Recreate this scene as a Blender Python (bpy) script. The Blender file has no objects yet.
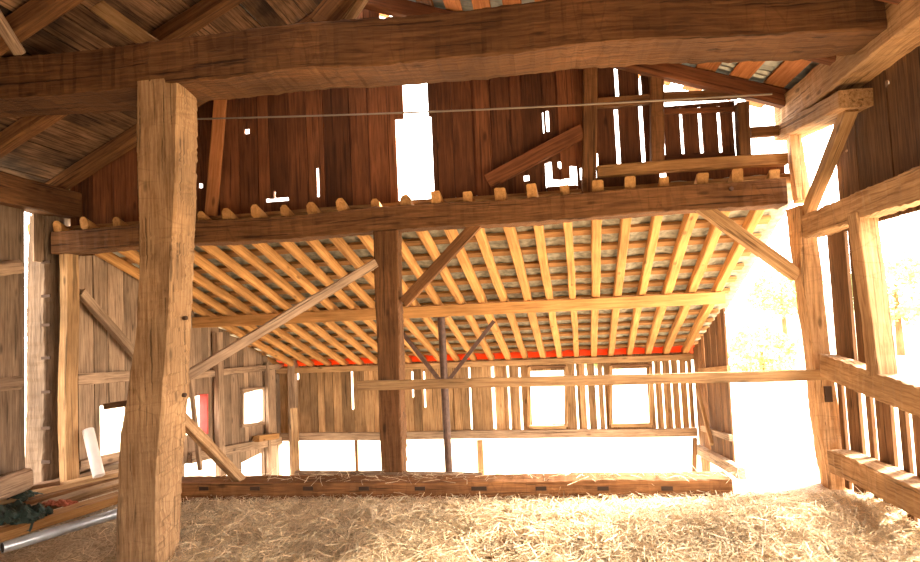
import bpy, math, random
import numpy as np
from mathutils import Vector, Matrix, noise
C = bpy.context.scene.collection
sc = bpy.context.scene
R = math.radians
# ------------------------------------------------------------------ camera
F, PITCH, ROLL, YAW = 600.0, R(3.2), R(-2.6), R(7.8)
CAMZ = 1.6
CAM = Vector((0, 0, CAMZ))
_right = Vector((math.cos(YAW), math.sin(YAW), 0)); _fwd = Vector((-math.sin(YAW), math.cos(YAW), 0)); _up = Vector((0, 0, 1))
f2 = _fwd*math.cos(PITCH)+_up*math.sin(PITCH); u2 = _up*math.cos(PITCH)-_fwd*math.sin(PITCH)
r3 = _right*math.cos(ROLL)+u2*math.sin(ROLL); u3 = u2*math.cos(ROLL)-_right*math.sin(ROLL)
def ray(px, py): return (r3*((px-460)/F)+u3*((281-py)/F)+f2)
def atX(px, py, X): d = ray(px, py); return CAM+d*(X/d.x)
def atY(px, py, Y): d = ray(px, py); return CAM+d*(Y/d.y)
def atZ(px, py, Z): d = ray(px, py); return CAM+d*((Z-CAMZ)/d.z)
def proj(p):
    v = Vector(p)-CAM; c = v.dot(f2); return (460+F*v.dot(r3)/c, 281-F*v.dot(u3)/c)
cam = bpy.data.cameras.new('camera'); co = bpy.data.objects.new('camera', cam); C.objects.link(co)
cam.sensor_width = 36; cam.lens = F*36/920; cam.clip_end = 500; cam.clip_start = .05
m = Matrix((( r3.x, u3.x, -f2.x, CAM.x), (r3.y, u3.y, -f2.y, CAM.y), (r3.z, u3.z, -f2.z, CAM.z), (0, 0, 0, 1)))
co.matrix_world = m; sc.camera = co
# ------------------------------------------------------------------ materials
def wood(name, dark, light, crack=.5, bump=.35, rough=.85, grain=1.0, stain=.35, adze=0.0, sat=1.0):
    mt = bpy.data.materials.new(name); mt.use_nodes = True; nt = mt.node_tree; N = nt.nodes; L = nt.links
    b = N['Principled BSDF']; b.inputs['Roughness'].default_value = rough; b.inputs['Specular IOR Level'].default_value = .25
    at = N.new('ShaderNodeAttribute'); at.attribute_name = 'gc'
    mp = N.new('ShaderNodeMapping'); mp.inputs['Scale'].default_value = (1.3*grain, 22*grain, 22*grain); L.new(at.outputs['Vector'], mp.inputs['Vector'])
    n1 = N.new('ShaderNodeTexNoise'); n1.inputs['Scale'].default_value = 2.2; n1.inputs['Detail'].default_value = 8; n1.inputs['Roughness'].default_value = .62; n1.inputs['Distortion'].default_value = .6
    L.new(mp.outputs[0], n1.inputs['Vector'])
    cr = N.new('ShaderNodeValToRGB'); cr.color_ramp.elements[0].position = .30; cr.color_ramp.elements[1].position = .68
    cr.color_ramp.elements[0].color = (*dark, 1); cr.color_ramp.elements[1].color = (*light, 1); L.new(n1.outputs['Fac'], cr.inputs[0])
    # splits along the grain
    mp2 = N.new('ShaderNodeMapping'); mp2.inputs['Scale'].default_value = (.9, 30, 30); L.new(at.outputs['Vector'], mp2.inputs['Vector'])
    n2 = N.new('ShaderNodeTexNoise'); n2.inputs['Scale'].default_value = 1.3; n2.inputs['Detail'].default_value = 3; L.new(mp2.outputs[0], n2.inputs['Vector'])
    c2 = N.new('ShaderNodeValToRGB'); c2.color_ramp.elements[0].position = .335; c2.color_ramp.elements[1].position = .375
    L.new(n2.outputs['Fac'], c2.inputs[0])
    # blotchy stain
    n3 = N.new('ShaderNodeTexNoise'); n3.inputs['Scale'].default_value = 1.7; n3.inputs['Detail'].default_value = 5; L.new(at.outputs['Vector'], n3.inputs['Vector'])
    c3 = N.new('ShaderNodeMapRange'); c3.inputs[1].default_value = .35; c3.inputs[2].default_value = .7; c3.inputs[3].default_value = 1-stain; c3.inputs[4].default_value = 1+stain*.4
    L.new(n3.outputs['Fac'], c3.inputs[0])
    # knots
    mp4 = N.new('ShaderNodeMapping'); mp4.inputs['Scale'].default_value = (2.2, 6, 6); L.new(at.outputs['Vector'], mp4.inputs['Vector'])
    v4 = N.new('ShaderNodeTexVoronoi'); v4.inputs['Scale'].default_value = 1.0; L.new(mp4.outputs[0], v4.inputs['Vector'])
    c4 = N.new('ShaderNodeMapRange'); c4.inputs[1].default_value = .06; c4.inputs[2].default_value = .14; c4.inputs[3].default_value = .45; c4.inputs[4].default_value = 1; L.new(v4.outputs['Distance'], c4.inputs[0])
    ti = N.new('ShaderNodeAttribute'); ti.attribute_name = 'tint'
    mul = N.new('ShaderNodeMath'); mul.operation = 'MULTIPLY'; L.new(c3.outputs[0], mul.inputs[0]); L.new(ti.outputs['Fac'], mul.inputs[1])
    mr = N.new('ShaderNodeMapRange'); mr.inputs[3].default_value = 1-crack; mr.inputs[4].default_value = 1; L.new(c2.outputs[0], mr.inputs[0])
    mu2 = N.new('ShaderNodeMath'); mu2.operation = 'MULTIPLY'; L.new(mul.outputs[0], mu2.inputs[0]); L.new(mr.outputs[0], mu2.inputs[1])
    mu3 = N.new('ShaderNodeMath'); mu3.operation = 'MULTIPLY'; L.new(mu2.outputs[0], mu3.inputs[0]); L.new(c4.outputs[0], mu3.inputs[1])
    vm = N.new('ShaderNodeVectorMath'); vm.operation = 'SCALE'; L.new(cr.outputs[0], vm.inputs[0]); L.new(mu3.outputs[0], vm.inputs['Scale'])
    L.new(vm.outputs[0], b.inputs['Base Color'])
    bp = N.new('ShaderNodeBump'); bp.inputs['Strength'].default_value = bump; bp.inputs['Distance'].default_value = .012
    ad = N.new('ShaderNodeMath'); ad.operation = 'ADD'; L.new(n1.outputs['Fac'], ad.inputs[0]); L.new(c2.outputs[0], ad.inputs[1])
    h = ad.outputs[0]
    if adze:
        mp5 = N.new('ShaderNodeMapping'); mp5.inputs['Scale'].default_value = (9, 3, 3); L.new(at.outputs['Vector'], mp5.inputs['Vector'])
        v5 = N.new('ShaderNodeTexVoronoi'); v5.inputs['Scale'].default_value = 1.3; L.new(mp5.outputs[0], v5.inputs['Vector'])
        mp6 = N.new('ShaderNodeMapping'); mp6.inputs['Scale'].default_value = (8, 2.6, 2.6); L.new(at.outputs['Vector'], mp6.inputs['Vector'])
        v6 = N.new('ShaderNodeTexVoronoi'); v6.feature = 'DISTANCE_TO_EDGE'; v6.inputs['Scale'].default_value = 1.1; L.new(mp6.outputs[0], v6.inputs['Vector'])
        c6 = N.new('ShaderNodeMapRange'); c6.inputs[1].default_value = .0; c6.inputs[2].default_value = .05; c6.inputs[3].default_value = .8; c6.inputs[4].default_value = 1; L.new(v6.outputs['Distance'], c6.inputs[0])
        ms = N.new('ShaderNodeMapRange'); ms.inputs[1].default_value = .45; ms.inputs[2].default_value = .6; L.new(n3.outputs['Fac'], ms.inputs[0])
        mx6 = N.new('ShaderNodeMix'); mx6.inputs['A'].default_value = 1; L.new(ms.outputs[0], mx6.inputs['Factor']); L.new(c6.outputs[0], mx6.inputs['B'])
        m6 = N.new('ShaderNodeMath'); m6.operation = 'MULTIPLY'; L.new(mu3.outputs[0], m6.inputs[0]); L.new(mx6.outputs['Result'], m6.inputs[1]); L.new(m6.outputs[0], vm.inputs['Scale'])
        a2 = N.new('ShaderNodeMath'); a2.operation = 'MULTIPLY_ADD'; L.new(v5.outputs['Distance'], a2.inputs[0]); a2.inputs[1].default_value = adze; L.new(h, a2.inputs[2]); h = a2.outputs[0]
    L.new(h, bp.inputs['Height']); L.new(bp.outputs[0], b.inputs['Normal'])
    return mt
def plain(name, col, rough=.7, metal=0, noise_amt=.2, nscale=8, transl=None):
    mt = bpy.data.materials.new(name); mt.use_nodes = True; nt = mt.node_tree; N = nt.nodes; L = nt.links
    b = N['Principled BSDF']; b.inputs['Roughness'].default_value = rough; b.inputs['Metallic'].default_value = metal
    tc = N.new('ShaderNodeTexCoord'); n = N.new('ShaderNodeTexNoise'); n.inputs['Scale'].default_value = nscale; n.inputs['Detail'].default_value = 6
    L.new(tc.outputs['Object'], n.inputs['Vector'])
    cr = N.new('ShaderNodeValToRGB'); cr.color_ramp.elements[0].position = .3; cr.color_ramp.elements[1].position = .7
    cr.color_ramp.elements[0].color = (*[c*(1-noise_amt) for c in col], 1); cr.color_ramp.elements[1].color = (*[min(1, c*(1+noise_amt)) for c in col], 1)
    L.new(n.outputs['Fac'], cr.inputs[0]); L.new(cr.outputs[0], b.inputs['Base Color'])
    bp = N.new('ShaderNodeBump'); bp.inputs['Strength'].default_value = .2; bp.inputs['Distance'].default_value = .01; L.new(n.outputs['Fac'], bp.inputs['Height']); L.new(bp.outputs[0], b.inputs['Normal'])
    if transl:
        t = N.new('ShaderNodeBsdfTranslucent'); t.inputs[0].default_value = (*transl, 1); mx = N.new('ShaderNodeMixShader'); mx.inputs[0].default_value = .6
        L.new(b.outputs[0], mx.inputs[1]); L.new(t.outputs[0], mx.inputs[2]); L.new(mx.outputs[0], N['Material Output'].inputs[0])
    return mt
M = dict(
    hewn=wood('hewn_timber', (.27, .14, .06), (.62, .39, .20), adze=.9, crack=.55, bump=.6),
    beam=wood('old_beam_wood', (.085, .034, .012), (.24, .11, .04), adze=.8, crack=.6, bump=.6),
    gable=wood('weathered_red_board', (.075, .026, .010), (.20, .072, .027), crack=.5, grain=.8),
    rafter=wood('peeled_pine', (.44, .21, .065), (.72, .39, .14), crack=.25, stain=.25, grain=.7),
    tan=wood('tan_board', (.28, .15, .065), (.62, .39, .19), crack=.5),
    grey=wood('grey_board', (.21, .13, .08), (.54, .38, .25), crack=.55),
    brown=wood('brown_board', (.12, .055, .025), (.34, .18, .08), crack=.6),
    roofb=wood('roof_board', (.06, .028, .012), (.34, .19, .10), crack=.75, stain=.8),
    orange=wood('orange_roof_board', (.42, .15, .05), (.68, .29, .11), crack=.3),
    batten=wood('roof_batten_wood', (.24, .11, .04), (.50, .27, .10), crack=.4),
    tile=plain('roof_tile_underside', (.30, .29, .23), .9, noise_amt=.45, nscale=14),
    metal=plain('corrugated_metal', (.36, .39, .38), .45, .7, .3, 10),
    steel=plain('brown_steel', (.10, .055, .04), .6, .2, .35, 20),
    galv=plain('galvanised_pipe', (.44, .46, .48), .35, .55, .15, 20),
    white=plain('white_plastic', (.82, .76, .72), .5, 0, .06, 10),
    red=plain('red_orange_sheet', (.80, .13, .03), .6, 0, .15, 4, transl=(.95, .22, .06)),
    redb=plain('red_paint', (.60, .08, .07), .7, 0, .2, 9),
    tarp=plain('dark_green_tarpaulin', (.025, .05, .04), .35, 0, .4, 12),
    cloth=plain('rust_cloth', (.42, .12, .06), .8, 0, .3, 12),
    wire=plain('wire', (.25, .2, .15), .5, .5, .1, 5),
    stone=plain('stone', (.42, .38, .32), .95, 0, .35, 5),
    bore=plain('mortise_shade_knot', (.05, .025, .012), .9, 0, .2, 5),  # flat dark tone: painted shade of the mortises, also the knots
    black=plain('pipe_inside_shade', (.02, .02, .02), .9, 0, .1, 5),  # black colour stands for the shade inside the pipe
)
# ------------------------------------------------------------------ mesh builder
class MB:
    def __init__(s): s.v, s.f, s.g, s.t, s.mi = [], [], [], [], []
    def ringset(s, rings, gcs, tint, mi=0, cap=True):
        n = len(rings[0]); b = len(s.v)
        for r, g in zip(rings, gcs):
            s.v += [tuple(p) for p in r]; s.g += [tuple(q) for q in g]; s.t += [tint]*n
        for i in range(len(rings)-1):
            for j in range(n):
                a = b+i*n+j; c = b+i*n+(j+1) % n; s.f.append((a, c, c+n, a+n)); s.mi.append(mi)
        if cap:
            s.f.append(tuple(b+j for j in reversed(range(n)))); s.f.append(tuple(b+(len(rings)-1)*n+j for j in range(n))); s.mi += [mi, mi]
    def box(s, p0, p1, w, h, tint=1.0, up=Vector((0, 0, 1)), mi=0, seg=1, jit=0.0, seed=0):
        """plank from p0 to p1, w across, h along 'up'"""
        p0, p1 = Vector(p0), Vector(p1); X = (p1-p0); ln = X.length; X = X/ln
        if abs(X.dot(up)) > .95: up = Vector((0, 1, 0)) if abs(X.y) < .9 else Vector((1, 0, 0))
        Y = up.cross(X).normalized(); Z = X.cross(Y)
        rnd = random.Random(seed*7+len(s.v)); o = Vector((rnd.uniform(0, 50), rnd.uniform(0, 9), rnd.uniform(0, 9)))
        rs, gs = [], []
        for i in range(seg+1):
            t = ln*i/seg; rr, gg = [], []
            a = rnd.uniform(-jit, jit); bb = rnd.uniform(-jit, jit)
            for y, z in ((-w/2, -h/2), (w/2, -h/2), (w/2, h/2), (-w/2, h/2)):
                yy = y+(a if y < 0 else bb)
                rr.append(p0+X*t+Y*yy+Z*z); gg.append(Vector((t, y, z))+o)
            rs.append(rr); gs.append(gg)
        s.ringset(rs, gs, tint, mi)
    def build(s, name, mats, parent=None, origin=None, smooth=False):
        me = bpy.data.meshes.new(name); o = Vector(origin) if origin is not None else Vector((0, 0, 0))
        me.from_pydata([tuple(Vector(v)-o) for v in s.v] if origin is not None else s.v, [], s.f)
        for mm in (mats if isinstance(mats, (list, tuple)) else [mats]): me.materials.append(mm)
        me.polygons.foreach_set('material_index', s.mi)
        a = me.attributes.new('gc', 'FLOAT_VECTOR', 'POINT'); a.data.foreach_set('vector', np.array(s.g, dtype=np.float32).ravel())
        a = me.attributes.new('tint', 'FLOAT', 'POINT'); a.data.foreach_set('value', np.array(s.t, dtype=np.float32))
        if smooth: me.polygons.foreach_set('use_smooth', [True]*len(me.polygons))
        me.update()
        ob = bpy.data.objects.new(name, me); C.objects.link(ob)
        if origin is not None: ob.location = o
        if parent: ob.parent = parent
        return ob
def tag(o, label=None, cat=None, group=None, kind=None):
    if label: o['label'] = label
    if cat: o['category'] = cat
    if group: o['group'] = group
    if kind: o['kind'] = kind
    return o
def empty(name, loc, label, cat, group=None, kind=None):
    o = bpy.data.objects.new(name, None); C.objects.link(o); o.location = loc; o.empty_display_size = .1
    return tag(o, label, cat, group, kind)
_seed = [0]
def profile(w, h, rd, n=3):
    """points round a rectangle with chamfered corners; each (y, z, nx, nz, side)"""
    if rd >= .99:
        return [(w/2*math.cos(a), h/2*math.sin(a), math.cos(a), math.sin(a), k) for k, a in enumerate(2*math.pi*i/14 for i in range(14))]
    c = min(w, h)*rd; pts = []
    sides = [((-w/2+c, -h/2), (w/2-c, -h/2), (0, -1)), ((w/2, -h/2+c), (w/2, h/2-c), (1, 0)), ((w/2-c, h/2), (-w/2+c, h/2), (0, 1)), ((-w/2, h/2-c), (-w/2, -h/2+c), (-1, 0))]
    for k, (a, b, nn) in enumerate(sides):
        for i in range(n):
            t = i/(n-1); pts.append((a[0]+(b[0]-a[0])*t, a[1]+(b[1]-a[1])*t, nn[0], nn[1], k))
    return pts
def hewn_mb(mb, p0, p1, w, h, rough=.008, rd=.07, seg=.07, adze=.0, bow=0., tint=1.0, up=Vector((0, 0, 1)), taper=1.0, cut0=0, cut1=0, mi=0):
    p0, p1 = Vector(p0), Vector(p1); X = p1-p0; ln = X.length; X = X/ln
    if abs(X.dot(up)) > .97: up = Vector((0, 1, 0))
    Y = up.cross(X).normalized(); Z = X.cross(Y)
    _seed[0] += 1; rnd = random.Random(_seed[0]); o = Vector((rnd.uniform(0, 60), rnd.uniform(0, 30), rnd.uniform(0, 30)))
    pr = profile(w, h, rd); ns = max(2, int(ln/seg)); step = .11
    ph = [rnd.random() for _ in range(20)]
    rs, gs = [], []
    for i in range(ns+1):
        t = ln*i/ns; s = i/ns; k = 1+(taper-1)*s
        cy = noise.noise(Vector((t*.7, o.x, 1)))*rough*2.2; cz = noise.noise(Vector((t*.7, o.x, 9)))*rough*2.2+bow*math.sin(math.pi*s)
        rr, gg = [], []
        for (y, z, ny, nz, sd) in pr:
            d = noise.noise(Vector((t*2.5, y*8+o.y, z*8+sd)))*rough+noise.noise(Vector((t*14, y*30+o.z, z*30)))*rough*.5
            if adze: u = (t/step+ph[sd % 20]+noise.noise(Vector((t*3, sd*3.1, o.x)))*.8); d -= adze*(u % 1)
            e = 0
            if i == 0: e = cut0*z/h
            if i == ns: e = cut1*z/h
            rr.append(p0+X*(t+e)+Y*(y*k+ny*d+cy)+Z*(z*k+nz*d+cz)); gg.append(Vector((t, y, z))+o)
        rs.append(rr); gs.append(gg)
    mb.ringset(rs, gs, tint, mi)
def timber(name, p0, p1, w, h, mat, label, cat, group=None, parent=None, kind=None, **k):
    mb = MB(); hewn_mb(mb, p0, p1, w, h, **k)
    ob = mb.build(name, M[mat], parent, origin=None if parent else p0)
    return tag(ob, label, cat, group, kind)
def tube_mb(mb, pts, r, n=12, mi=0, tint=1., cap=True):
    pts = [Vector(p) for p in pts]; rs, gs = [], []; t = 0
    for i, p in enumerate(pts):
        d = (pts[min(i+1, len(pts)-1)]-pts[max(i-1, 0)]).normalized()
        a = d.orthogonal().normalized() if abs(d.z) > .9 else Vector((0, 0, 1)).cross(d).normalized(); b = d.cross(a)
        rr = r[i] if isinstance(r, (list, tuple)) else r
        ring = [p+a*rr*math.cos(2*math.pi*j/n)+b*rr*math.sin(2*math.pi*j/n) for j in range(n)]
        rs.append(ring); gs.append([Vector((t, math.cos(j)*rr, math.sin(j)*rr)) for j in range(n)])
        if i+1 < len(pts): t += (pts[i+1]-p).length
    mb.ringset(rs, gs, tint, mi, cap)
def planks(mb, O, U, length, z0, z1, width=.18, gap=.006, th=.025, holes=(), seed=1, tint=(.7, 1.15), wj=.35, mi=0, N=None, zj=0.0, edges=None, strip=0):
    """vertical boards on the vertical plane through O along U; z0, z1: numbers or functions of u; holes: (u0,u1,za,zb)"""
    rnd = random.Random(seed); U = Vector(U).normalized(); Nn = Vector((-U.y, U.x, 0)); u = 0; k = 0
    fz0 = z0 if callable(z0) else (lambda q: z0); fz1 = z1 if callable(z1) else (lambda q: z1)
    while u < length-.02:
        if edges is not None:
            if k >= len(edges)-1: break
            a, b = edges[k], edges[k+1]; k += 1
        else:
            w = width*(1+rnd.uniform(-wj, wj)); a, b = u, min(u+w, length)
        g = gap*rnd.uniform(.2, 1.8); u = b
        tn = rnd.uniform(*tint); off = rnd.uniform(-.004, .004); go = Vector((rnd.uniform(0, 50), rnd.uniform(0, 20), rnd.uniform(0, 20)))
        lo, hi = fz0((a+b)/2)+rnd.uniform(-zj, zj), None
        cuts = sorted({a, b-g, *[min(max(h[0], a), b-g) for h in holes], *[min(max(h[1], a), b-g) for h in holes]})
        lean = rnd.uniform(-1, 1)*min(g, .01)*.4
        if strip and b < length-.03:
          zl, zt_ = fz0(b)+.01, min(fz1(b-.03), fz1(b+.03))-.005; sp = []
          for ha, hb in sorted((h[2], h[3]) for h in holes if h[0]-.028 < b < h[1]+.028):
              if ha > zl: sp.append((zl, min(ha, zt_)))
              zl = max(zl, hb)
          sp.append((zl, zt_))
          for zl, zh in sp:
            if zh-zl > .03:
                cpt = Vector(O)+U*(b-g/2)+Nn*(strip*(th/2+.022)); cpt.z = 0
                mb.box(cpt+Vector((0, 0, zl)), cpt+Vector((0, 0, zh)), .06, .02, tint=tn*.8, up=Nn, mi=mi)
        for c0, c1 in zip(cuts, cuts[1:]):
            if c1-c0 < 1e-5: continue
            mid = (c0+c1)/2; hs = sorted((h[2], h[3]) for h in holes if h[0] < mid < h[1])
            z = lo; spans = []
            top = fz1(mid)
            for (ha, hb) in hs:
                if ha > z: spans.append((z, min(ha, top)))
                z = max(z, hb)
            if z < top: spans.append((z, top))
            for (za, zb) in spans:
                if zb-za < .01: continue
                ns = max(1, int((zb-za)/.35)); rs, gs = [], []
                for i in range(ns+1):
                    zz = za+(zb-za)*i/ns
                    e0 = noise.noise(Vector((zz*2.3, c0*5, seed)))*min(.006, g) if c0 == cuts[0] else 0; e1 = noise.noise(Vector((zz*2.3, c1*5, seed+3)))*min(.006, g) if c1 == cuts[-1] else 0
                    tz0 = zz; l = lean*(zz-za)
                    q = []
                    for (uu, nn) in ((c0+e0, -th/2), (c1+e1, -th/2), (c1+e1, th/2), (c0+e0, th/2)):
                        zq = tz0
                        if i == ns: zq = min(zb, fz1(uu)) if abs(zb-top) < 1e-6 else zb
                        q.append((uu+l, nn, zq))
                    rs.append([Vector(O)+U*a_+Nn*(b_+off)+Vector((0, 0, c_-Vector(O).z)) for a_, b_, c_ in q]); gs.append([Vector((c_, a_, b_))+go for a_, b_, c_ in q])
                mb.ringset(rs, gs, tn, mi)
def holeY(Y, X0, rects):
    out = []
    for (x0, y0, x1, y1) in rects:
        mx, my = (x0+x1)/2, (y0+y1)/2
        out.append((atY(x0, my, Y).x-X0, atY(x1, my, Y).x-X0, atY(mx, y1, Y).z, atY(mx, y0, Y).z))
    return out
def holeX(X, Y0, rects):
    out = []
    for (x0, y0, x1, y1) in rects:
        mx, my = (x0+x1)/2, (y0+y1)/2
        ya, yb = sorted((atX(x0, my, X).y-Y0, atX(x1, my, X).y-Y0))
        out.append((ya, yb, atX(mx, y1, X).z, atX(mx, y0, X).z))
    return out
def structure(name, mb, mats, **k): return tag(mb.build(name, mats, **k), kind='structure')
ORD = ['first', 'second', 'third', 'fourth', 'fifth', 'sixth', 'seventh', 'eighth', 'ninth', 'tenth', 'eleventh', 'twelfth', 'thirteenth', 'fourteenth']

# ------------------------------------------------------------------ levels
Y1, Y2, YG = 3.9, 5.45, 5.74         # front faces of the two tie beams, gable boarding
XL, XR = -4.95, 2.42
GZ = -1.25                           # ground outside and in the lean-to
RIDX, PLZ, PLL, SR, SLL = -1.69, 3.42, 3.05, .36, .50
roofz = lambda x: 3.20+(XR-x)*SR if x > RIDX else PLL+(x-XL)*SLL
# ------------------------------------------------------------------ setting: ground and floor
def grid(name, x0, x1, y0, y1, nx, ny, fz, mat, kind='structure'):
    me = bpy.data.meshes.new(name); vs = [(x0+(x1-x0)*i/nx, y0+(y1-y0)*j/ny, 0) for j in range(ny+1) for i in range(nx+1)]
    vs = [(a, b, fz(a, b)) for a, b, _ in vs]
    fs = [(j*(nx+1)+i, j*(nx+1)+i+1, (j+1)*(nx+1)+i+1, (j+1)*(nx+1)+i) for j in range(ny) for i in range(nx)]
    me.from_pydata(vs, [], fs); me.materials.append(mat); me.polygons.foreach_set('use_smooth', [True]*len(fs)); me.update()
    o = bpy.data.objects.new(name, me); C.objects.link(o); return tag(o, kind=kind)
gm = plain('pale_dry_grass', (.45, .385, .28), .95, 0, .35, .6)
def gz(a, b):
    d = max(0, math.hypot(a, b-5)-10); return GZ+noise.noise(Vector((a*.15, b*.15, 0)))*min(1, d*.1)*.5+d*.012
grid('ground', -70, 70, -50, 90, 60, 60, gz, gm)
def fz(a, b):
    z = noise.noise(Vector((a*1.1, b*1.4, 3)))*.07+noise.noise(Vector((a*3.5, b*5, 5)))*.045+noise.noise(Vector((a*11, b*11, 5)))*.010
    z *= min(1, max(.12, (5.0-b)/.6)) if b < 5.5 else .3
    z -= .16*min(1, max(0, (4.7-b)/.9))
    z += .07*math.exp(-((a-1.75)**2/.5+(b-4.6)**2/.18))+.05*math.exp(-((a-.4)**2/.6+(b-4.35)**2/.06))+.05*math.exp(-((a+1.2)**2/.5+(b-4.5)**2/.08))
    return z
def strawmat(name, c0, c1, fine):
    mt = bpy.data.materials.new(name); mt.use_nodes = True; N = mt.node_tree.nodes; L = mt.node_tree.links; b = N['Principled BSDF']; b.inputs['Roughness'].default_value = .75
    tc = N.new('ShaderNodeTexCoord'); n = N.new('ShaderNodeTexNoise'); n.inputs['Scale'].default_value = fine; n.inputs['Detail'].default_value = 8; n.inputs['Distortion'].default_value = 2
    L.new(tc.outputs['Object'], n.inputs['Vector']); cr = N.new('ShaderNodeValToRGB'); cr.color_ramp.elements[0].position = .35; cr.color_ramp.elements[1].position = .65
    cr.color_ramp.elements[0].color = (*c0, 1); cr.color_ramp.elements[1].color = (*c1, 1); L.new(n.outputs['Fac'], cr.inputs[0])
    ti = N.new('ShaderNodeAttribute'); ti.attribute_name = 'tint'
    if name == 'straw_stalk':
        vm = N.new('ShaderNodeVectorMath'); vm.operation = 'SCALE'; L.new(cr.outputs[0], vm.inputs[0]); L.new(ti.outputs['Fac'], vm.inputs['Scale']); L.new(vm.outputs[0], b.inputs['Base Color'])
    else: L.new(cr.outputs[0], b.inputs['Base Color'])
    bp = N.new('ShaderNodeBump'); bp.inputs['Distance'].default_value = .02; L.new(n.outputs['Fac'], bp.inputs['Height']); L.new(bp.outputs[0], b.inputs['Normal'])
    return mt
YF = 5.72
grid('floor', XL-.05, XR+.15, -4, YF, 150, 170, fz, strawmat('chaff_floor', (.36, .24, .13), (.76, .58, .36), 25))
mb = MB(); mb.box((XL, YF+.06, GZ-.1+.6), (XR+.15, YF+.06, GZ+.5), .14, 1.22, seg=12, jit=.0)
structure('wall_foundation', mb, M['stone'])
# straw: one mesh of many bent stalks
def straw():
    rs = np.random.RandomState(5); n = 200000
    # points over the floor, denser in view
    px = rs.uniform(-4.8, 2.5, n); py = 2.6+rs.uniform(0, 1, n)**.9*2.6
    keep = ((px > -3.3) | (py < 3.6) | (rs.uniform(0, 1, n) < .3)); keep &= py < 5.10; keep &= ~((px < -2.95-.25*(py-3.9)) & (py > 3.75) & (rs.uniform(0, 1, n) > .08)); px, py = px[keep], py[keep]
    m_ = 260; px = np.concatenate([px, rs.uniform(-3.0, 1.7, m_)]); py = np.concatenate([py, rs.uniform(5.14, 5.36, m_)])
    n = len(px); ln = rs.uniform(.07, .26, n); wd = rs.uniform(.0011, .0032, n); an = rs.uniform(0, 2*np.pi, n)+np.sin(px*3)*.8
    el = rs.normal(0, .22, n); zz = np.array([fz(float(a), float(b)) for a, b in zip(px, py)]); zz = np.where((py > 5.13) & (py < 5.37) & (px < 1.75) & (px > -3.1), .172, zz); zz = zz+rs.uniform(0, 1, n)**2.5*.06+.004
    d = np.stack([np.cos(an)*np.cos(el), np.sin(an)*np.cos(el), np.sin(el)], 1); s = np.stack([-np.sin(an), np.cos(an), rs.uniform(-.6, .6, n)], 1)
    c = np.stack([px, py, zz], 1); bend = rs.normal(0, .026, (n, 3)); bend[:, 2] = np.abs(bend[:, 2])*.6
    V = np.zeros((n, 6, 3)); 
    for k, t in enumerate((-.5, 0, .5)):
        p = c+d*(ln*t)[:, None]+(bend if k == 1 else 0); V[:, 2*k] = p-s*wd[:, None]; V[:, 2*k+1] = p+s*wd[:, None]
    V = V.reshape(-1, 3); base = np.arange(n)*6
    Fc = np.stack([np.stack([base, base+1, base+3, base+2], 1), np.stack([base+2, base+3, base+5, base+4], 1)], 1).reshape(-1)
    me = bpy.data.meshes.new('straw'); me.vertices.add(len(V)); me.vertices.foreach_set('co', V.ravel()); me.loops.add(len(Fc)); me.loops.foreach_set('vertex_index', Fc.astype(np.int32))
    nf = len(Fc)//4; me.polygons.add(nf); me.polygons.foreach_set('loop_start', np.arange(nf)*4); me.update(calc_edges=True)
    a = me.attributes.new('tint', 'FLOAT', 'POINT'); a.data.foreach_set('value', np.repeat(rs.uniform(.6, 1.25, n), 6).astype(np.float32))
    me.materials.append(strawmat('straw_stalk', (.74, .56, .33), (.96, .80, .54), 6))
    o = bpy.data.objects.new('straw', me); C.objects.link(o)
    tag(o, 'loose golden straw scattered over the whole barn floor', 'straw', kind='stuff')
straw()

# ------------------------------------------------------------------ lean-to roof
RD = ray(590, 537).normalized()                      # common direction of the lean-to rafters, sloping down and away
B2T = (atY(100, 227, Y2), atY(450, 201, Y2), atY(700, 186, Y2))
b2l, b2r = atY(52, 231, Y2), atY(788, 178, Y2); b2bl, b2br = atY(52, 253, Y2), atY(788, 205, Y2)
B2H = .23
topz = lambda x: b2l.z+(b2r.z-b2l.z)*(x-b2l.x)/(b2r.x-b2l.x)
heads = [34, 62, 90, 119, 148, 176, 204, 231, 260, 287, 315, 345, 377, 409, 439, 470, 503, 534, 567, 599, 631, 666, 703, 738, 775]
YW = None
RH = .115
# far wall distance: where a centre rafter comes down to picture height 357 at the wall
hp = atY(503, 229-22, Y2+.1)
best = None
for i in range(1000):
    q = Vector((hp.x, Y2+.1, topz(hp.x)))+RD*(i*.01)
    if proj(q)[1] > 357: break
YW = q.y
print('YW', YW, 'eave z', q.z, 'slope', math.degrees(math.asin(-RD.z)), 'az', math.degrees(math.atan2(RD.x, RD.y)))
rafters = []
nr = len(heads)
for i, hx in enumerate(heads):
    X = atY(hx, 250-.058*(hx-90), Y2+.12).x
    zc = topz(X)+RH/2-.03
    p = Vector((X, Y2+.12, zc)); p0 = p-RD*(.06+.025*((i*7) % 3-1)); p1 = p+RD*((YW+.22-p.y)/RD.y)
    rafters.append((p0, p1))
    fromleft = i < nr//2
    k = i if fromleft else nr-1-i
    lab = 'peeled yellow pine rafter under the lean-to roof, %s from its %s end' % (ORD[k], 'left' if fromleft else 'right')
    r_ = timber('lean_to_rafter', p0, p1, .085+.014*((i*5) % 3)/2, RH, 'rafter', lab, 'rafter', 'rafters of the lean-to roof', rough=.006, rd=.28 if i < 14 else .1, seg=.16, tint=.9+.2*((i*37) % 10)/10, cut0=-.07)
RX = Vector((1, 0, (b2r.z-b2l.z)/(b2r.x-b2l.x))).normalized()
RN = RX.cross(RD).normalized(); RN = RN if RN.z > 0 else -RN
P0 = Vector((0, Y2+.12, topz(0)+RH-.03)); slope_len = (YW+.35-P0.y)/RD.y
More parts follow.
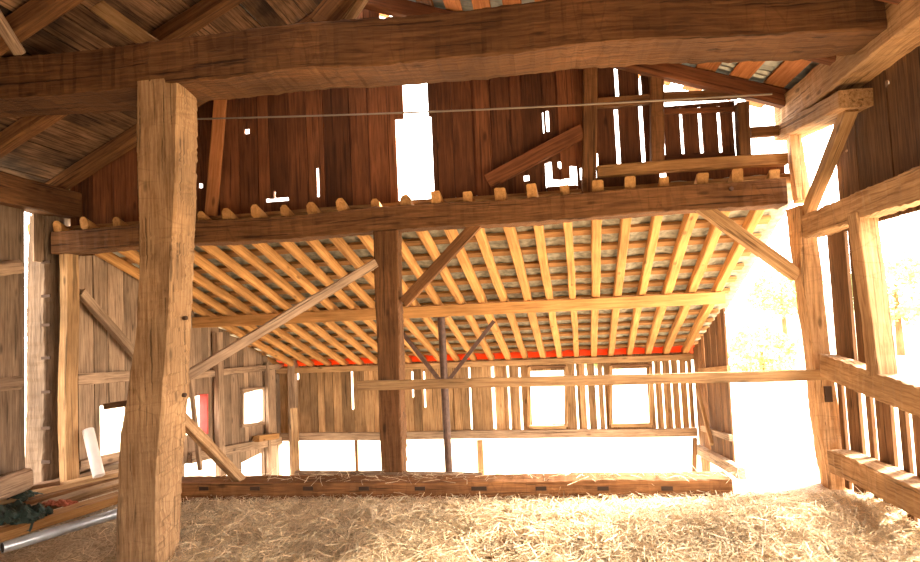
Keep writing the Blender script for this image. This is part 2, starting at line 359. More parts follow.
xl, xr = rafters[0][0].x-.12, rafters[-1][0].x+.22
ceil = empty('ceiling', (0, Y2, 2.9), None, None, kind='structure')
lt = empty('lean_to_ceiling', (0, YW, 2.0), None, None, kind='structure')
def rp(x, s, n=0.): return P0+RX*(x-P0.x)+RD*s+RN*n
nb = 15; s0 = .16; ds = (slope_len-s0-.1)/(nb-1); XLc, XRc = xl, xr
for i in range(nb):
    s = s0+i*ds; mb = MB()
    mb.box(rp(xl, s, .018), rp(xr, s, .018), .115, .034, up=RN, seg=26, jit=.005, seed=i)
    mb.build('batten', M['batten'], lt)
mb = MB(); rnd = random.Random(3)
for i in range(nb-1+1):
    s = s0+(i-1)*ds; sa, sb = max(s-.06, .165), min(s+ds+.07, slope_len)
    x = xl
    while x < xr:
        w = .235; off = rnd.uniform(-.004, .004); npt = 6; ring0, ring1 = [], []; tn = rnd.uniform(.7, 1.2)
        for r_, (ss, nn) in enumerate(((sa, .060+off), (sb, .040+off))):
            top = []; bot = []
            for j in range(npt+1):
                a = j/npt; wv = .008*math.sin(a*2*math.pi)
                top.append(rp(x+a*w*1.06, ss, nn+wv+.014)); bot.append(rp(x+a*w*1.06, ss, nn+wv))
            (ring0 if r_ == 0 else ring1).extend(bot+top[::-1])
        mb.ringset([ring0, ring1], [[Vector(p) for p in ring0], [Vector(p) for p in ring1]], tn); x += w
mb.build('tile', M['tile'], lt)
# red sheet behind the rafter feet
mb = MB(); e = slope_len-.36
a_, b_ = rp(xl+.2, e, -.0), rp(xr-.2, e, -.0)
zt = topz(0)+RH+RD.z*(e)
# ------------------------------------------------------------------ far wall of the lean-to
FX0, FX1 = XL+.02, atY(697, 420, YW).x
def eave(x): return rp(x, (YW-P0.y)/RD.y, -RH-.01).z
timber('wall_plate', (FX0-.05, YW, eave(FX0)-.055), (FX1+.1, YW, eave(FX1)-.055), .12, .10, 'tan', 'thin brown plate along the top of the far board wall, under the rafter feet', 'beam', rough=.004, seg=.2)
railz0, railz1 = atY(295, 437, YW).z, atY(692, 432, YW).z
fw = holeY(YW, FX0, [(531, 371, 565, 425), (612, 369, 649, 424)])
mb = MB()
gapf = []
fr = random.Random(12); u = 0; W = FX1-FX0; edges = [0]
while u < W: u += fr.uniform(.13, .24); edges.append(min(u, W))
slits = []
for px, ya, yb in [(296, 367, 380), (351, 368, 410), (412, 372, 398), (424, 372, 408), (470, 366, 430), (494, 366, 430), (509, 366, 430), (521, 368, 432), (577, 364, 432), (587, 364, 430), (597, 364, 430), (605, 366, 430), (656, 362, 430), (664, 362, 430), (673, 360, 430), (681, 360, 430), (689, 362, 430)]:
    slits.append((px-.9, ya, px+.9, yb))
fw2 = fw+holeY(YW, FX0, slits)
planks(mb, (FX0, YW+.07, 0), (1, 0, 0), W, lambda u: railz0+(railz1-railz0)*u/W-.02, lambda u: eave(FX0+u)+.02, holes=fw2, seed=5, edges=edges, gap=.012, strip=1, tint=(.42, 1.1))
structure('wall_far', mb, M['tan'])
timber('cross_rail', atY(279, 437, YW-.03), atY(697, 432, YW-.03), .06, .14, 'grey', 'grey horizontal rail along the foot of the far board wall', 'rail', rough=.005, seg=.2)
for n_, (x0, y0, x1, y1) in enumerate([(529, 367, 566, 427), (611, 366, 651, 425)]):
    w_ = empty('window_%d' % (n_+1), atY((x0+x1)/2, y1, YW), None, None, kind='structure')
    tl, tr, bl, br = atY(x0, y0, YW), atY(x1, y0-.3, YW), atY(x0, y1, YW), atY(x1, y1-.3, YW)
    for nm, a, b in (('top_frame', tl, tr), ('side_frame', tl, bl), ('side_frame', tr, br), ('window_sill', bl, br)):
        mb = MB(); hewn_mb(mb, a, b, .055 if nm != 'window_sill' else .12, .055, rough=.002, seg=.2); mb.build(nm, M['brown' if nm == 'top_frame' else 'tan'], w_)
for px, ya, yb, w, m_, lab in [(356, 440, 500, .05, 'brown', 'thin reddish prop under the far grey rail, left of the centre post'), (480, 440, 500, .10, 'tan', 'pale prop under the far grey rail, right of the steel column'), (292, 358, 500, .14, 'grey', 'grey corner post where the left lean-to wall meets the far wall'), (698, 352, 500, .12, 'brown', 'brown corner post at the right end of the far board wall')]:
    a = atY(px, ya, YW); timber('wall_post', (a.x, YW, GZ-.05), (a.x, YW, a.z), w, w, m_, lab, 'post', rough=.006, seg=.15)
a = atY(284, 412, YW-1.0); timber('leaning_board', (a.x+.12, YW-.85, GZ), (a.x, YW-.6, a.z), .12, .03, 'tan', 'pale loose board leaning in the far left corner of the lean-to', 'board', rough=.003, seg=.2)
# red eave sheet, vertical strip behind rafter feet
mb = MB(); za = eave(FX0)
mb.box((FX0-.1, YW+.13, eave(FX0)+.055), (FX1+.1, YW+.13, eave(FX1)+.055), .006, .26, seg=20)
sh = mb.build('eave_sheet', M['red'], origin=(FX0, YW+.13, eave(FX0))); tag(sh, 'red orange plastic sheet glowing behind the rafter feet at the lean-to eave', 'sheet')
# purlin: on the underside of the rafters where the picture shows its line
def under(px, py, drop=0.):
    # intersect view ray with plane of rafter undersides lowered by drop
    p = P0-RN*(RH+.006+drop); d = ray(px, py); t = (p-CAM).dot(RN)/d.dot(RN); return CAM+d*t
pl, pr_ = under(206, 319), under(724, 292)
ym = (pl.y+pr_.y)/2; print('purlin', pl, pr_)
def upl(px): 
    a = atY(px, 300, ym); p = P0-RN*(RH+.006); s = (ym-P0.y)/RD.y
    return Vector((a.x, ym, rp(a.x, s, -RH-.006).z))
pA, pB = upl(140), upl(724)
PH = .15
timber('purlin', pA-Vector((0, 0, PH/2)), pB-Vector((0, 0, PH/2)), .13, PH, 'rafter', 'long squared yellow purlin crossing under all the lean-to rafters', 'beam', rough=.004, rd=.04, seg=.2, tint=1.0)
# steel column and its arms
cy = ym; ct = Vector((atY(441.5, 325, cy).x, cy, upl(441).z-PH)); mb = MB()
t_ = empty('steel_column', (ct.x+.03, cy, GZ), 'dark brown round steel column carrying the purlin, with two slanting arms', 'column')
cb = Vector((ct.x+.02, cy, GZ))
def child_tube(nm, pts, r, mat, par, smooth=True):
    mb = MB(); tube_mb(mb, pts, r); o = mb.build(nm, mat, smooth=False); o.parent = par; o.matrix_parent_inverse = Matrix.Translation(par.location).inverted(); return o
child_tube('shaft', [cb+Vector((0, 0, .015)), ct-Vector((0, 0, .01))], .05, M['steel'], t_)
mb = MB(); mb.box(cb+Vector((-.12, 0, .008)), cb+Vector((.12, 0, .008)), .24, .016); o = mb.build('base_plate', M['steel']); o.parent = t_; o.matrix_parent_inverse = Matrix.Translation(t_.location).inverted()
mb = MB(); mb.box(ct+Vector((-.1, 0, -.006)), ct+Vector((.1, 0, -.006)), .12, .012); o = mb.build('top_plate', M['steel']); o.parent = t_; o.matrix_parent_inverse = Matrix.Translation(t_.location).inverted()
for px, py in ((494, 321), (400, 330)):
    a = atY(px, py, cy); j = Vector((ct.x, cy, atY(447, 386, cy).z)); a.z = min(a.z, upl(px).z-PH-.01)
    mb = MB(); mb.box(j, a, .05, .05); o = mb.build('arm', M['steel']); o.parent = t_; o.matrix_parent_inverse = Matrix.Translation(t_.location).inverted()
# ------------------------------------------------------------------ left wall (main + lean-to)
def ltop(y): 
    return rp(XL, max(0, (y-P0.y)/RD.y), -.02).z
Ys = atX(63, 380, XL).y
LY0, LY1 = Ys, YW+.09
ho = holeX(XL, LY0, [(99, 403, 126, 456), (185, 396, 207, 432), (243, 391, 263, 424), (241, 457, 264, 481), (184, 455, 228, 500)])
mb = MB(); planks(mb, (XL, LY0, 0), (0, 1, 0), LY1-LY0, GZ-.05, lambda u: ltop(LY0+u), width=.24, holes=ho, seed=8, gap=.014, strip=1, tint=(.6, 1.2))
ya_, yb_ = atX(34, 240, XL-.05).y, YG+.12; zl_ = atX(50, 262, XL).z
planks(mb, (XL-.06, ya_, 0), (0, 1, 0), yb_-ya_, zl_, PLL, width=.2, seed=88, gap=0., tint=(.6, .9))
structure('wall_left', mb, M['grey'])
def XY(px, py, dx=.06): return atX(px, py, XL+dx)
def lrail(name, a, b, w, h, mat, lab, **k): return timber(name, XY(*a), XY(*b), w, h, mat, lab, 'rail', **k)
lrail('wall_rail', (76, 379), (127, 376), .05, .12, 'grey', 'grey upper rail on the left lean-to wall, seen left of the big front post', rough=.004)
lrail('wall_rail', (186, 376), (284, 366), .05, .10, 'grey', 'grey rail over the square window of the left lean-to wall', rough=.004)
lrail('wall_rail', (190, 458), (281, 440), .07, .14, 'grey', 'grey lower rail on the left lean-to wall, a wood block on it', rough=.005)
lrail('wall_rail', (78, 466), (122, 456), .06, .10, 'grey', 'short grey rail under the left lean-to wall opening beside the front post', rough=.004)
for px, w, lab in ((70, .16, 'tan wall post between the bright slit and the left lean-to opening'), (219, .15, 'rough wall post left of the square window in the left lean-to wall'), (268, .08, 'thin wall post right of the square window in the left lean-to wall')):
    a = atX(px, 400, XL+.09); timber('wall_post', (XL+.09, a.y, GZ-.05), (XL+.09, a.y, ltop(a.y)-.16), w*.6, w, 'tan' if px == 70 else 'grey', lab, 'post', rough=.01, seg=.1)
w_ = empty('window_3', atX(253, 424, XL+.03), None, None, kind='structure')
for nm, a, b in (('top_frame', (241, 390), (265, 388)), ('window_sill', (241, 426), (265, 423)), ('side_frame', (242, 390), (242, 426)), ('side_frame', (264, 388), (264, 423))):
    mb = MB(); hewn_mb(mb, XY(*a, .03), XY(*b, .03), .05, .05, rough=.002, seg=.2); mb.build(nm, M['grey'], w_).matrix_parent_inverse = Matrix.Translation(w_.location).inverted()
for o in bpy.data.objects:
    if o.parent and o.parent.name in ('window_1', 'window_2'): o.matrix_parent_inverse = Matrix.Translation(o.parent.location).inverted()
    if o.parent and o.parent.name in ('lean_to_ceiling',): o.matrix_parent_inverse = Matrix.Translation(o.parent.location).inverted()
timber('wood_block', atX(256, 439, XL+.12), atX(276, 436, XL+.12), .12, .10, 'rafter', 'orange brown wood block lying on the lower left wall rail', 'block', rough=.006, tint=.7)
timber('red_board', atX(204, 434, XL+.10), atX(204, 394, XL+.10), .12, .03, 'redb', 'red board standing in the left wall opening behind the front post', 'board', rough=.002)
timber('wall_brace', atX(80, 292, XL+.12), atX(142, 362, XL+.12), .07, .09, 'grey', 'grey slanting brace high on the left lean-to wall beside the corner post', 'brace', rough=.004)
timber('dark_plank', atY(108, 406, 4.12), atY(134, 402, 4.12), .10, .045, 'brown', 'dark plank end jutting left from behind the front post', 'plank', rough=.004)
timber('prop', atX(190, 374, XL+.35), atX(200, 470, XL+.35), .05, .05, 'grey', 'thin grey prop standing against the left lean-to wall', 'prop', rough=.003)
# main left wall
def lz(y): return PLZ-.3
mb = MB(); yb = atX(24, 350, XL-.02).y
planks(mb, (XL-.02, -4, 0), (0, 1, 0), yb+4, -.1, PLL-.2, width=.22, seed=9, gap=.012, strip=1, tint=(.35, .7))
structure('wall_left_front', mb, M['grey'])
# corner post with mortises
cpx = [(33, 60, 205), (32, 59, 300), (31, 57, 400), (30, 56, 490)]
a = atY(46, 205, Y2+.1); b = atY(43, 487, Y2+.1)
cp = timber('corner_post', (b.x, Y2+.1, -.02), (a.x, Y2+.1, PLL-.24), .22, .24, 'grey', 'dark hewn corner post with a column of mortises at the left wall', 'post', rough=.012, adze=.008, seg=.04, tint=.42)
def notch(par, p, w, h, d=.02):
    mb = MB(); p = Vector(p); mb.box(p-Vector((w/2, 0, 0)), p+Vector((w/2, 0, 0)), d, h); o = mb.build('mortise_shade', M['bore']); o.parent = par; o.matrix_parent_inverse = par.matrix_basis.inverted(); return o  # no hole is cut: a dark block paints the shade of the recess
for y_ in (262, 296, 325, 358, 392, 428, 462): notch(cp, atY(46, y_, Y2-.022), .10, .028, .012)
timber('wall_plate', (XL+.02, -4, PLL-.10), (XL+.02, YG+.1, PLL-.10), .26, .28, 'beam', 'dark hewn plate along the top of the left wall', 'beam', rough=.012, adze=.006, seg=.1)
for (x0, y0, x1, y1, t2, lab) in ((-12, 270, 19, 266, .13, 'rough log rail high on the left wall, its split end showing'), (-12, 386, 19, 383, .12, 'rough log rail halfway down the left wall, its split end showing'), (-14, 492, 27, 478, .20, 'hewn sill log at the foot of the left wall beside the corner post')):
    timber('wall_log', atX(x0, y0, XL+.13), atX(x1, y1, XL+.13), .12, t2, 'grey', lab, 'log', rough=.014, rd=.25, adze=.006)
# ------------------------------------------------------------------ gable boarding above the second beam
gbot = lambda x: rp(x, (YG-P0.y)/RD.y, .05).z-(.3 if x < XL+.2 else 0)
GX0, GXa = XL, atY(583, 130, YG).x
def gtop(x): return roofz(x)+.185
gh = holeY(YG, GX0, [(401, -60, 425, 125), (397, 118, 433, 200), (378, -60, 431, 17), (266, 198, 289, 201.5), (274, 191, 276, 200), (317, 168, 319.5, 197), (245, 129, 250, 134), (199, 183, 203, 188),
    (546, 111, 549, 132), (547, 162, 552, 186), (548, 179, 577, 186), (570, 166, 575, 182), (580, 168, 584, 180), (558, 161, 561, 168), (524, 175, 529, 181)])
mb = MB(); planks(mb, (GX0, YG, 0), (1, 0, 0), GXa-GX0+.1, lambda u: gbot(GX0+u), lambda u: gtop(GX0+u), width=.17, holes=gh, seed=21, gap=.010, strip=1, tint=(.5, 1.5), zj=.008)
o = structure('wall_gable', mb, M['gable'])
mb = MB(); xa, xb, xc, xd = (atY(p, 130, YG).x for p in (597, 650, 664, 736))
h2 = holeY(YG, xa, [(595, 153, 598.5, 178), (614.5, 60, 618, 98), (615.5, 109, 619.5, 168), (638.5, 72, 641, 96), (640, 106, 644, 167)])
planks(mb, (xa-.06, YG, 0), (1, 0, 0), xb-xa+.12, lambda u: gbot(xa+u), lambda u: gtop(xa+u), width=.2, holes=[(a+.06, b+.06, c, d) for a, b, c, d in h2], seed=22, gap=0., tint=(.6, 1.1))
z1_, z0_ = atY(700, 104, YG).z, atY(700, 163, YG).z
h3 = holeY(YG, xc, [(680, 108, 683, 156), (698.5, 107, 702, 155), (717.5, 106, 721, 154), (733.5, 108, 737, 160)])
planks(mb, (xc, YG, 0), (1, 0, 0), xd-xc, z0_-.02, z1_, width=.18, holes=h3, seed=23, gap=0., tint=(.6, 1.1))
xe = atY(787, 160, YG).x; zr_ = atY(700, 166, YG).z; zr2 = atY(786, 160, YG).z
planks(mb, (xc, YG+.03, 0), (1, 0, 0), xe-xc, lambda u: gbot(xc+u), lambda u: zr_+(zr2-zr_)*u/(xe-xc), width=.3, seed=24, gap=0., tint=(.6, 1.1))
structure('wall_gable_right', mb, M['gable'])
gp = empty
def gmem(name, a, b, w, h, mat, lab, cat, yy=YG-.07, **k): return timber(name, atY(*a, yy), atY(*b, yy), w, h, mat, lab, cat, **k)
gmem('gable_post', (589, 194), (590, 55), .13, .12, 'beam', 'brown upright post standing on the second beam in the gable', 'post', rough=.004, tint=1.1)
gmem('gable_post', (657, 166), (655, 55), .12, .13, 'beam', 'brown gable post left of the low slatted panel', 'post', rough=.004)
gmem('gable_post', (744, 160), (741, 104), .10, .12, 'beam', 'short brown gable post right of the low slatted panel', 'post', rough=.004)
gmem('gable_brace', (488, 182), (583, 132), .08, .14, 'gable', 'dark slanting brace in the gable left of the upright post', 'brace', rough=.004, tint=1.3)
gmem('gable_rail', (596, 104), (650, 100), .07, .09, 'beam', 'short brown gable rail between the two gable posts', 'rail', rough=.004)
gmem('gable_rail', (662, 97), (738, 94), .07, .08, 'beam', 'brown gable rail over the low slatted panel', 'rail', rough=.004)
gmem('gable_rail', (750, 133), (790, 130), .06, .09, 'beam', 'short gable rail across the bright opening beside the right post', 'rail', rough=.004)
gmem('gable_rail', (664, 112), (735, 109), .03, .05, 'gable', 'thin top rail of the low slatted panel', 'rail', rough=.003, yy=YG-.03)
gmem('gable_rail', (664, 158), (735, 155), .03, .06, 'gable', 'thin bottom rail of the low slatted panel', 'rail', rough=.003, yy=YG-.03)
gmem('gable_sill', (597, 172), (786, 160), .10, .10, 'batten', 'long brown rail lying over the rafter heads right of the gable post', 'rail', rough=.005, yy=YG-.10)
timber('leaning_board', atY(211, 216, YG-.1), atY(221, 95, YG-.1), .13, .03, 'orange', 'orange brown upright board against the gable right of the front post', 'board', rough=.003)
# ------------------------------------------------------------------ main roof
RTH = .03
def roofp(side, s, y, n=0.):   # s: distance down the slope from the ridge
    k = SR if side > 0 else SLL; L_ = math.hypot(1, k); sg = 1 if side > 0 else -1; z0 = PLL+(RIDX-XL)*SLL
    return Vector((RIDX+sg*s/L_, y, z0-k*s/L_))+Vector((sg*k/L_, 0, 1/L_))*n
Lr = (XR+.35-RIDX)*math.hypot(1, SR); Ll = (RIDX-XL+.35)*math.hypot(1, SLL)
mb = MB(); s = 0; rnd = random.Random(4)
while s < Ll:
    w = rnd.uniform(.13, .22); nrm = (roofp(-1, 1, 0, 1)-roofp(-1, 1, 0, 0))
    mb.box(roofp(-1, s+w/2, -4, .19), roofp(-1, s+w/2, 6.1, .19), w-.008, .025, up=nrm, seg=18, jit=.006, tint=rnd.uniform(.6, 1.2), seed=int(s*100)); s += w
mb.build('roof_boards', M['roofb'], ceil)
mb = MB(); s = 0
nrm = (roofp(1, 1, 0, 1)-roofp(1, 1, 0, 0))
while s < Lr:
    w = .17; mb.box(roofp(1, s+w/2, -4, .19), roofp(1, s+w/2, 6.1, .19), w, .025, up=nrm, seg=18, jit=.004, tint=rnd.uniform(.8, 1.2), seed=int(s*90)); s += .30
mb.build('spaced_boards', M['orange'], ceil)
def corr(side, Ls, name, mat):
    vs, fs = [], []; ys = np.arange(-4, 6.12, .019); 
    for k, y in enumerate(ys):
        n = .225+.017*math.sin(y*2*math.pi/.10)
        vs += [roofp(side, 0, y, n), roofp(side, Ls, y, n)]
        if k: b = 2*k; fs.append((b-2, b-1, b+1, b))
    me = bpy.data.meshes.new(name); me.from_pydata([tuple(v) for v in vs], [], fs); me.materials.append(mat); me.update(); o = bpy.data.objects.new(name, me); C.objects.link(o); o.parent = ceil
    md = o.modifiers.new('t', 'SOLIDIFY'); md.thickness = .002
corr(1, Lr, 'corrugated_sheet', M['metal']); corr(-1, Ll, 'corrugated_sheet', M['metal'])
for o in bpy.data.objects:
    if o.parent == ceil: o.matrix_parent_inverse = Matrix.Translation(ceil.location).inverted()
ry = [-3.7, -2.6, -1.5, -.4, .7, 1.8, 2.85, 3.75, 4.65, 5.60]
nm_ = {3.75: 'over the front beam', 4.65: 'between the two tie beams', 5.60: 'against the gable boards', 2.85: 'just in front of the front beam'}
for i, y in enumerate(ry):
    for sd, ls in ((-1, Ll), (1, Lr)):
        sdn = 'left' if sd < 0 else 'right'
        where = nm_.get(y, '%s from the rear' % ORD[i])
        timber('roof_rafter', roofp(sd, .02, y, .10), roofp(sd, ls, y, .10), .13, .15, 'beam' if sd < 0 else 'gable', 'dark main roof rafter, %s slope, %s' % (sdn, where), 'rafter', 'rafters of the main roof', rough=.008, rd=.15, seg=.2, tint=1.15, up=Vector((0, 0, 1)))
# struts rising from the front beam
def y1p(px, py, dy=.2): return atY(px, py, Y1+dy)
timber('roof_strut', y1p(156, 48), y1p(70, -14), .10, .12, 'tan', 'pale slanting roof strut rising left from the front beam over the big post', 'strut', rough=.005)
timber('roof_strut', y1p(318, 26), y1p(352, -14), .13, .13, 'beam', 'dark roof strut on the front beam near the bright peak opening', 'strut', rough=.005)
timber('roof_strut', y1p(344, 22, .3), y1p(372, -18, .3), .06, .10, 'hewn', 'pale narrow roof strut beside the dark one above the front beam', 'strut', rough=.005)
timber('roof_strut', atX(20, 54, -3.6), atX(-8, 8, -3.6), .07, .05, 'grey', 'thin grey strip hanging in the roof at the far upper left', 'strut', rough=.003)
# unseen rear wall added to dim the upper barn, low opening left in it
mb = MB(); planks(mb, (XL, -4, 0), (1, 0, 0), XR-XL, -.2, lambda u: gtop(XL+u), width=.2, seed=31, gap=0, holes=[(1.6, 5.8, 0, 1.2)]); structure('wall_back_unseen', mb, M['gable'])
# ------------------------------------------------------------------ tie beams
H1 = .33
b1l = atY(-60, 92, Y1+.0); 
fl, frr = atY(0, 95, Y1), atY(920, 22, Y1)
sl1 = (frr.z-fl.z)/(frr.x-fl.x); print('beam1', fl, frr)
W1 = .42
za = lambda x: fl.z+sl1*(x-fl.x)
tb = timber('tie_beam', (XL-.1, Y1+W1/2, za(XL-.1)+H1/2), (XR+.35, Y1+W1/2, za(XR+.35)+H1/2), W1, H1, 'beam', 'huge dark hewn tie beam crossing the whole front of the barn', 'beam', rough=.018, adze=.007, seg=.035, rd=.04, bow=.0, tint=.78)
zb = lambda x: topz(x)
tb2 = timber('tie_beam', (XL+.02, Y2+.125, zb(XL)-B2H/2), (atY(787, 190, Y2).x, Y2+.125, zb(atY(787, 190, Y2).x)-B2H/2), .25, B2H, 'beam', 'second hewn tie beam under the rafter heads, resting on the centre post', 'beam', rough=.012, adze=.007, seg=.04, rd=.05, tint=1.0)
# ------------------------------------------------------------------ posts traced ring by ring, each at its own depth
def traced_post(name, rows, Yf, depth, mat, label, zbase=None, ztop=None, facet=.010, mirror=False, tint=1.):
    """rows: (y, left x, corner x, right x) in the picture; front face at Yf, back corner at Yf+depth"""
    R_ = []
    for (y, a, b, c) in rows:
        A, B = atY(a, y, Yf+depth*mirror), atY(b, y, Yf); Cc = atY(c, y, Yf+depth*(not mirror))
        R_.append((B.z, A.x, B.x, Cc.x))
    R_.sort()
    if zbase is not None and zbase < R_[0][0]: R_.insert(0, (zbase, *R_[0][1:]))
    if ztop is not None: R_.append((ztop, *R_[-1][1:]))
    z0, z1 = R_[0][0], R_[-1][0]; n = int((z1-z0)/.022); mb = MB(); rs, gs = [], []
    zs = [r[0] for r in R_]; _seed[0] += 1; sd = _seed[0]
    for i in range(n+1):
        z = z0+(z1-z0)*i/n; a, b, c = (float(np.interp(z, zs, [r[k] for r in R_])) for k in (1, 2, 3))
        dleft = a+(c-b)*.9
        if mirror: cor = [Vector((b, Yf, z)), Vector((c, Yf, z)), Vector((c-(b-a)*.5, Yf+depth, z)), Vector((a, Yf+depth, z))]
        else: cor = [Vector((a, Yf, z)), Vector((b, Yf, z)), Vector((c, Yf+depth, z)), Vector((dleft, Yf+depth, z))]
        ring, gg = [], []; per = 0
        for k in range(4):
            p, q = cor[k], cor[(k+1) % 4]; nn = Vector(((q-p).y, -(q-p).x, 0)).normalized()
            for t in (.06, .35, .65, .94):
                u = (z/.12+noise.noise(Vector((z*5, k*2.1+t*2.5, sd)))*1.8+k*.3+t*.9)
                amp = facet*(2.2 if k == 1 else .5)*(.4+1.2*abs(noise.noise(Vector((z*2, t*3, sd+k)))))
                d = noise.noise(Vector((z*3, k*7+t*3, sd)))*facet*1.1-amp*(u % 1)+noise.noise(Vector((z*20, t*9, k+sd)))*facet*.35
                if t in (.06, .94): d -= .012*0
                v = p.lerp(q, t)+nn*d; ring.append(v); gg.append(Vector((z+sd*3, v.x, v.y)))
        rs.append(ring); gs.append(gg)
    mb.ringset(rs, gs, tint); o = mb.build(name, M[mat], origin=(R_[0][1], Yf, z0)); return tag(o, label, 'post')
rows = [(87, 135, 179, 198.5), (100, 135, 178.5, 199), (150, 134.6, 178, 198.6), (195, 137, 176, 198), (258, 138, 172.5, 195.5), (336, 134, 168.5, 192), (396, 125, 164.5, 191), (432, 119, 161, 188), (468, 116, 158.5, 185.5), (504, 115.5, 158, 183.5), (561, 114, 157.5, 182)]
fp = traced_post('timber_post', rows, Y1+.02, .34, 'hewn', 'big hewn square post in the foreground carrying the front tie beam', zbase=-.25, ztop=za(-2.9)+.03, tint=.88)
rows = [(232, 373, 398, 402.5), (284, 374, 398.6, 403), (348, 377, 400, 405), (420, 378.5, 400.5, 407), (471, 381, 403.5, 408)]
traced_post('timber_post', rows, Y2+.03, .22, 'beam', 'brown hewn centre post under the second tie beam, behind the notched sill', zbase=-.05, ztop=topz(-1.5)-B2H+.01, facet=.007, tint=1.1)
rows = [(205, 785, 800, 816), (239, 788, 799, 819), (278, 793, 803, 824), (352, 803, 812, 831), (419, 809, 818, 842), (482, 819, 829, 850)]
rp_ = traced_post('timber_post', rows, Y2+.03, .26, 'hewn', 'hewn leaning post at the right end of the second tie beam', zbase=-.05, facet=.012, mirror=True, tint=1.35)
rows = [(128, 785, 789, 801), (160, 787, 791, 806), (200, 793, 797, 813)]
traced_post('upper_post', rows, Y2+.06, .22, 'hewn', 'short pale upper post between the right plate and the leaning post', facet=.008, mirror=True, tint=1.35)
notch(rp_, atY(828, 394, Y2+.026), .055, .13, .03)
for (px, py, yy, nm, mt_) in ((185, 395, 4.155, 'knot', 'bore'), (186, 318, 4.12, 'knot', 'bore')):
    q = atY(px, py, yy); mb = MB(); tube_mb(mb, [q-Vector((.02, 0, 0)), q+Vector((.006, 0, 0))], .016, 10); o = mb.build(nm, M[mt_]); o.parent = fp; o.matrix_parent_inverse = fp.matrix_basis.inverted()
q = atY(731, 189, Y2); mb = MB(); tube_mb(mb, [q+Vector((0, .03, 0)), q-Vector((0, .02, 0))], .018, 8); o = mb.build('bolt', M['steel']); o.parent = tb2; o.matrix_parent_inverse = tb2.matrix_basis.inverted()
# ------------------------------------------------------------------ braces and rails
def br(name, a, b, ya, yb_, w, h, mat, lab, cat='brace', **k): return timber(name, atY(*a, ya), atY(*b, yb_), w, h, mat, lab, cat, **k)
br('knee_brace', (404, 303), (478, 224), Y2+.12, Y2+.12, .09, .10, 'beam', 'brown knee brace from the centre post up right to the second beam', rough=.004, tint=1.1)
br('knee_brace', (700, 206), (797, 276), Y2+.12, Y2+.12, .10, .11, 'tan', 'pale knee brace from the second beam down to the right post', rough=.004)
br('long_brace', (178, 381), (375, 263), 4.33, Y2-.0, .07, .078, 'grey', 'long pale slanting pole running from the centre post down left', rough=.005)
br('low_brace', (176, 413), (241, 480), 4.30, 5.24, .07, .08, 'hewn', 'short sloping brace dropping right from behind the front post to the sill', rough=.004)
br('horizontal_rail', (358, 385.5), (830, 374.5), Y2-.02, Y2-.02, .045, .085, 'tan', 'long pale horizontal rail nailed across the centre and right posts', 'rail', rough=.004, seg=.15)
# sill beam with mortises
sa, sb = atY(184, 489, 5.12), atY(733, 488, 5.12)
SW = .26; SHt = .20
sill = timber('sill_beam', (sa.x-.5, 5.12+SW/2, .085), (sb.x, 5.12+SW/2, .085), SW, SHt, 'beam', 'long hewn sill beam on the straw with a row of mortises', 'beam', rough=.008, adze=.006, seg=.05, rd=.05, tint=1.7)
for px in (204, 255, 308, 364, 420, 479, 541, 603, 667): notch(sill, atY(px, 488.5, 5.118), .09 if px != 479 else .13, .032, .012)
timber('loose_log', atY(296, 475, 5.52), atY(482, 477, 5.48), .10, .07, 'grey', 'thin pale log lying behind the sill beam left of the steel column', 'log', rough=.008, rd=.3)
timber('loose_board', atZ(448, 507, .03), atZ(600, 506, .03), .08, .025, 'rafter', 'narrow loose board half buried in straw below the sill', 'board', rough=.003)
# ------------------------------------------------------------------ right wall
XW = XR
def rx(px, py, dx=0.): return atX(px, py, XW+dx)
for (a, b, w, h, lab) in (((812, 226), (960, 172), .16, .20, 'upper hewn girt along the right wall above the bright opening'), ((830, 366), (960, 411), .16, .19, 'middle hewn girt along the right wall below the bright opening'), ((842, 462), (960, 515), .20, .19, 'hewn sill timber at the foot of the right wall')):
    timber('wall_girt', rx(*a, -.12), rx(*b, -.12), w, h, 'hewn', lab, 'beam', rough=.012, adze=.010, seg=.04)
timber('stub_post', rx(881, 376, -.13), rx(862, 214, -.13), .14, .15, 'hewn', 'short hewn stud standing between the upper and middle right girts', 'post', rough=.010, adze=.006, up=Vector((0, 1, 0)))
timber('wall_plate', (XW-.10, -4, PLZ-.13), (XW-.10, Y2+.35, PLZ-.13), .28, .28, 'hewn', 'hewn plate along the top of the right wall', 'beam', rough=.012, adze=.008, seg=.06)
timber('bolster', rx(788, 134, -.13), rx(856, 97, -.13), .24, .13, 'hewn', 'thick short bolster timber under the right plate above the upper post', 'beam', rough=.008, adze=.004, seg=.06)
timber('knee_brace', rx(808, 212, -.12), rx(850, 108, -.12), .09, .09, 'tan', 'pale knee brace from the right post up to the right wall plate', 'brace', rough=.004, up=Vector((0, 1, 0)))
mb = MB()
def rY(px, py): return rx(px, py).y
y_end = rY(828, 300)
ups = (rx(870, 200).z)
Yb = -4
# upper boards (over upper girt)
zg = (rx(812, 226).z+rx(920, 190).z)/2; zm = (rx(830, 366).z+rx(920, 395).z)/2; zs_ = .1
def zgir(y): 
    a, b = rx(812, 226, -.12), rx(920, 188, -.12); return a.z+(b.z-a.z)*(y-a.y)/(b.y-a.y)
def zmid(y):
    a, b = rx(830, 366, -.12), rx(920, 397, -.12); return a.z+(b.z-a.z)*(y-a.y)/(b.y-a.y)
yA = rY(836, 150)
planks(mb, (XW, Yb, 0), (0, 1, 0), yA-Yb, lambda u: zgir(Yb+u)-.1, PLZ-.1, width=.24, seed=41, gap=.012, strip=-1, tint=(.5, 1.0), holes=holeX(XW, Yb, [(888, 80, 891, 85), (846.5, 149, 849, 152)]))
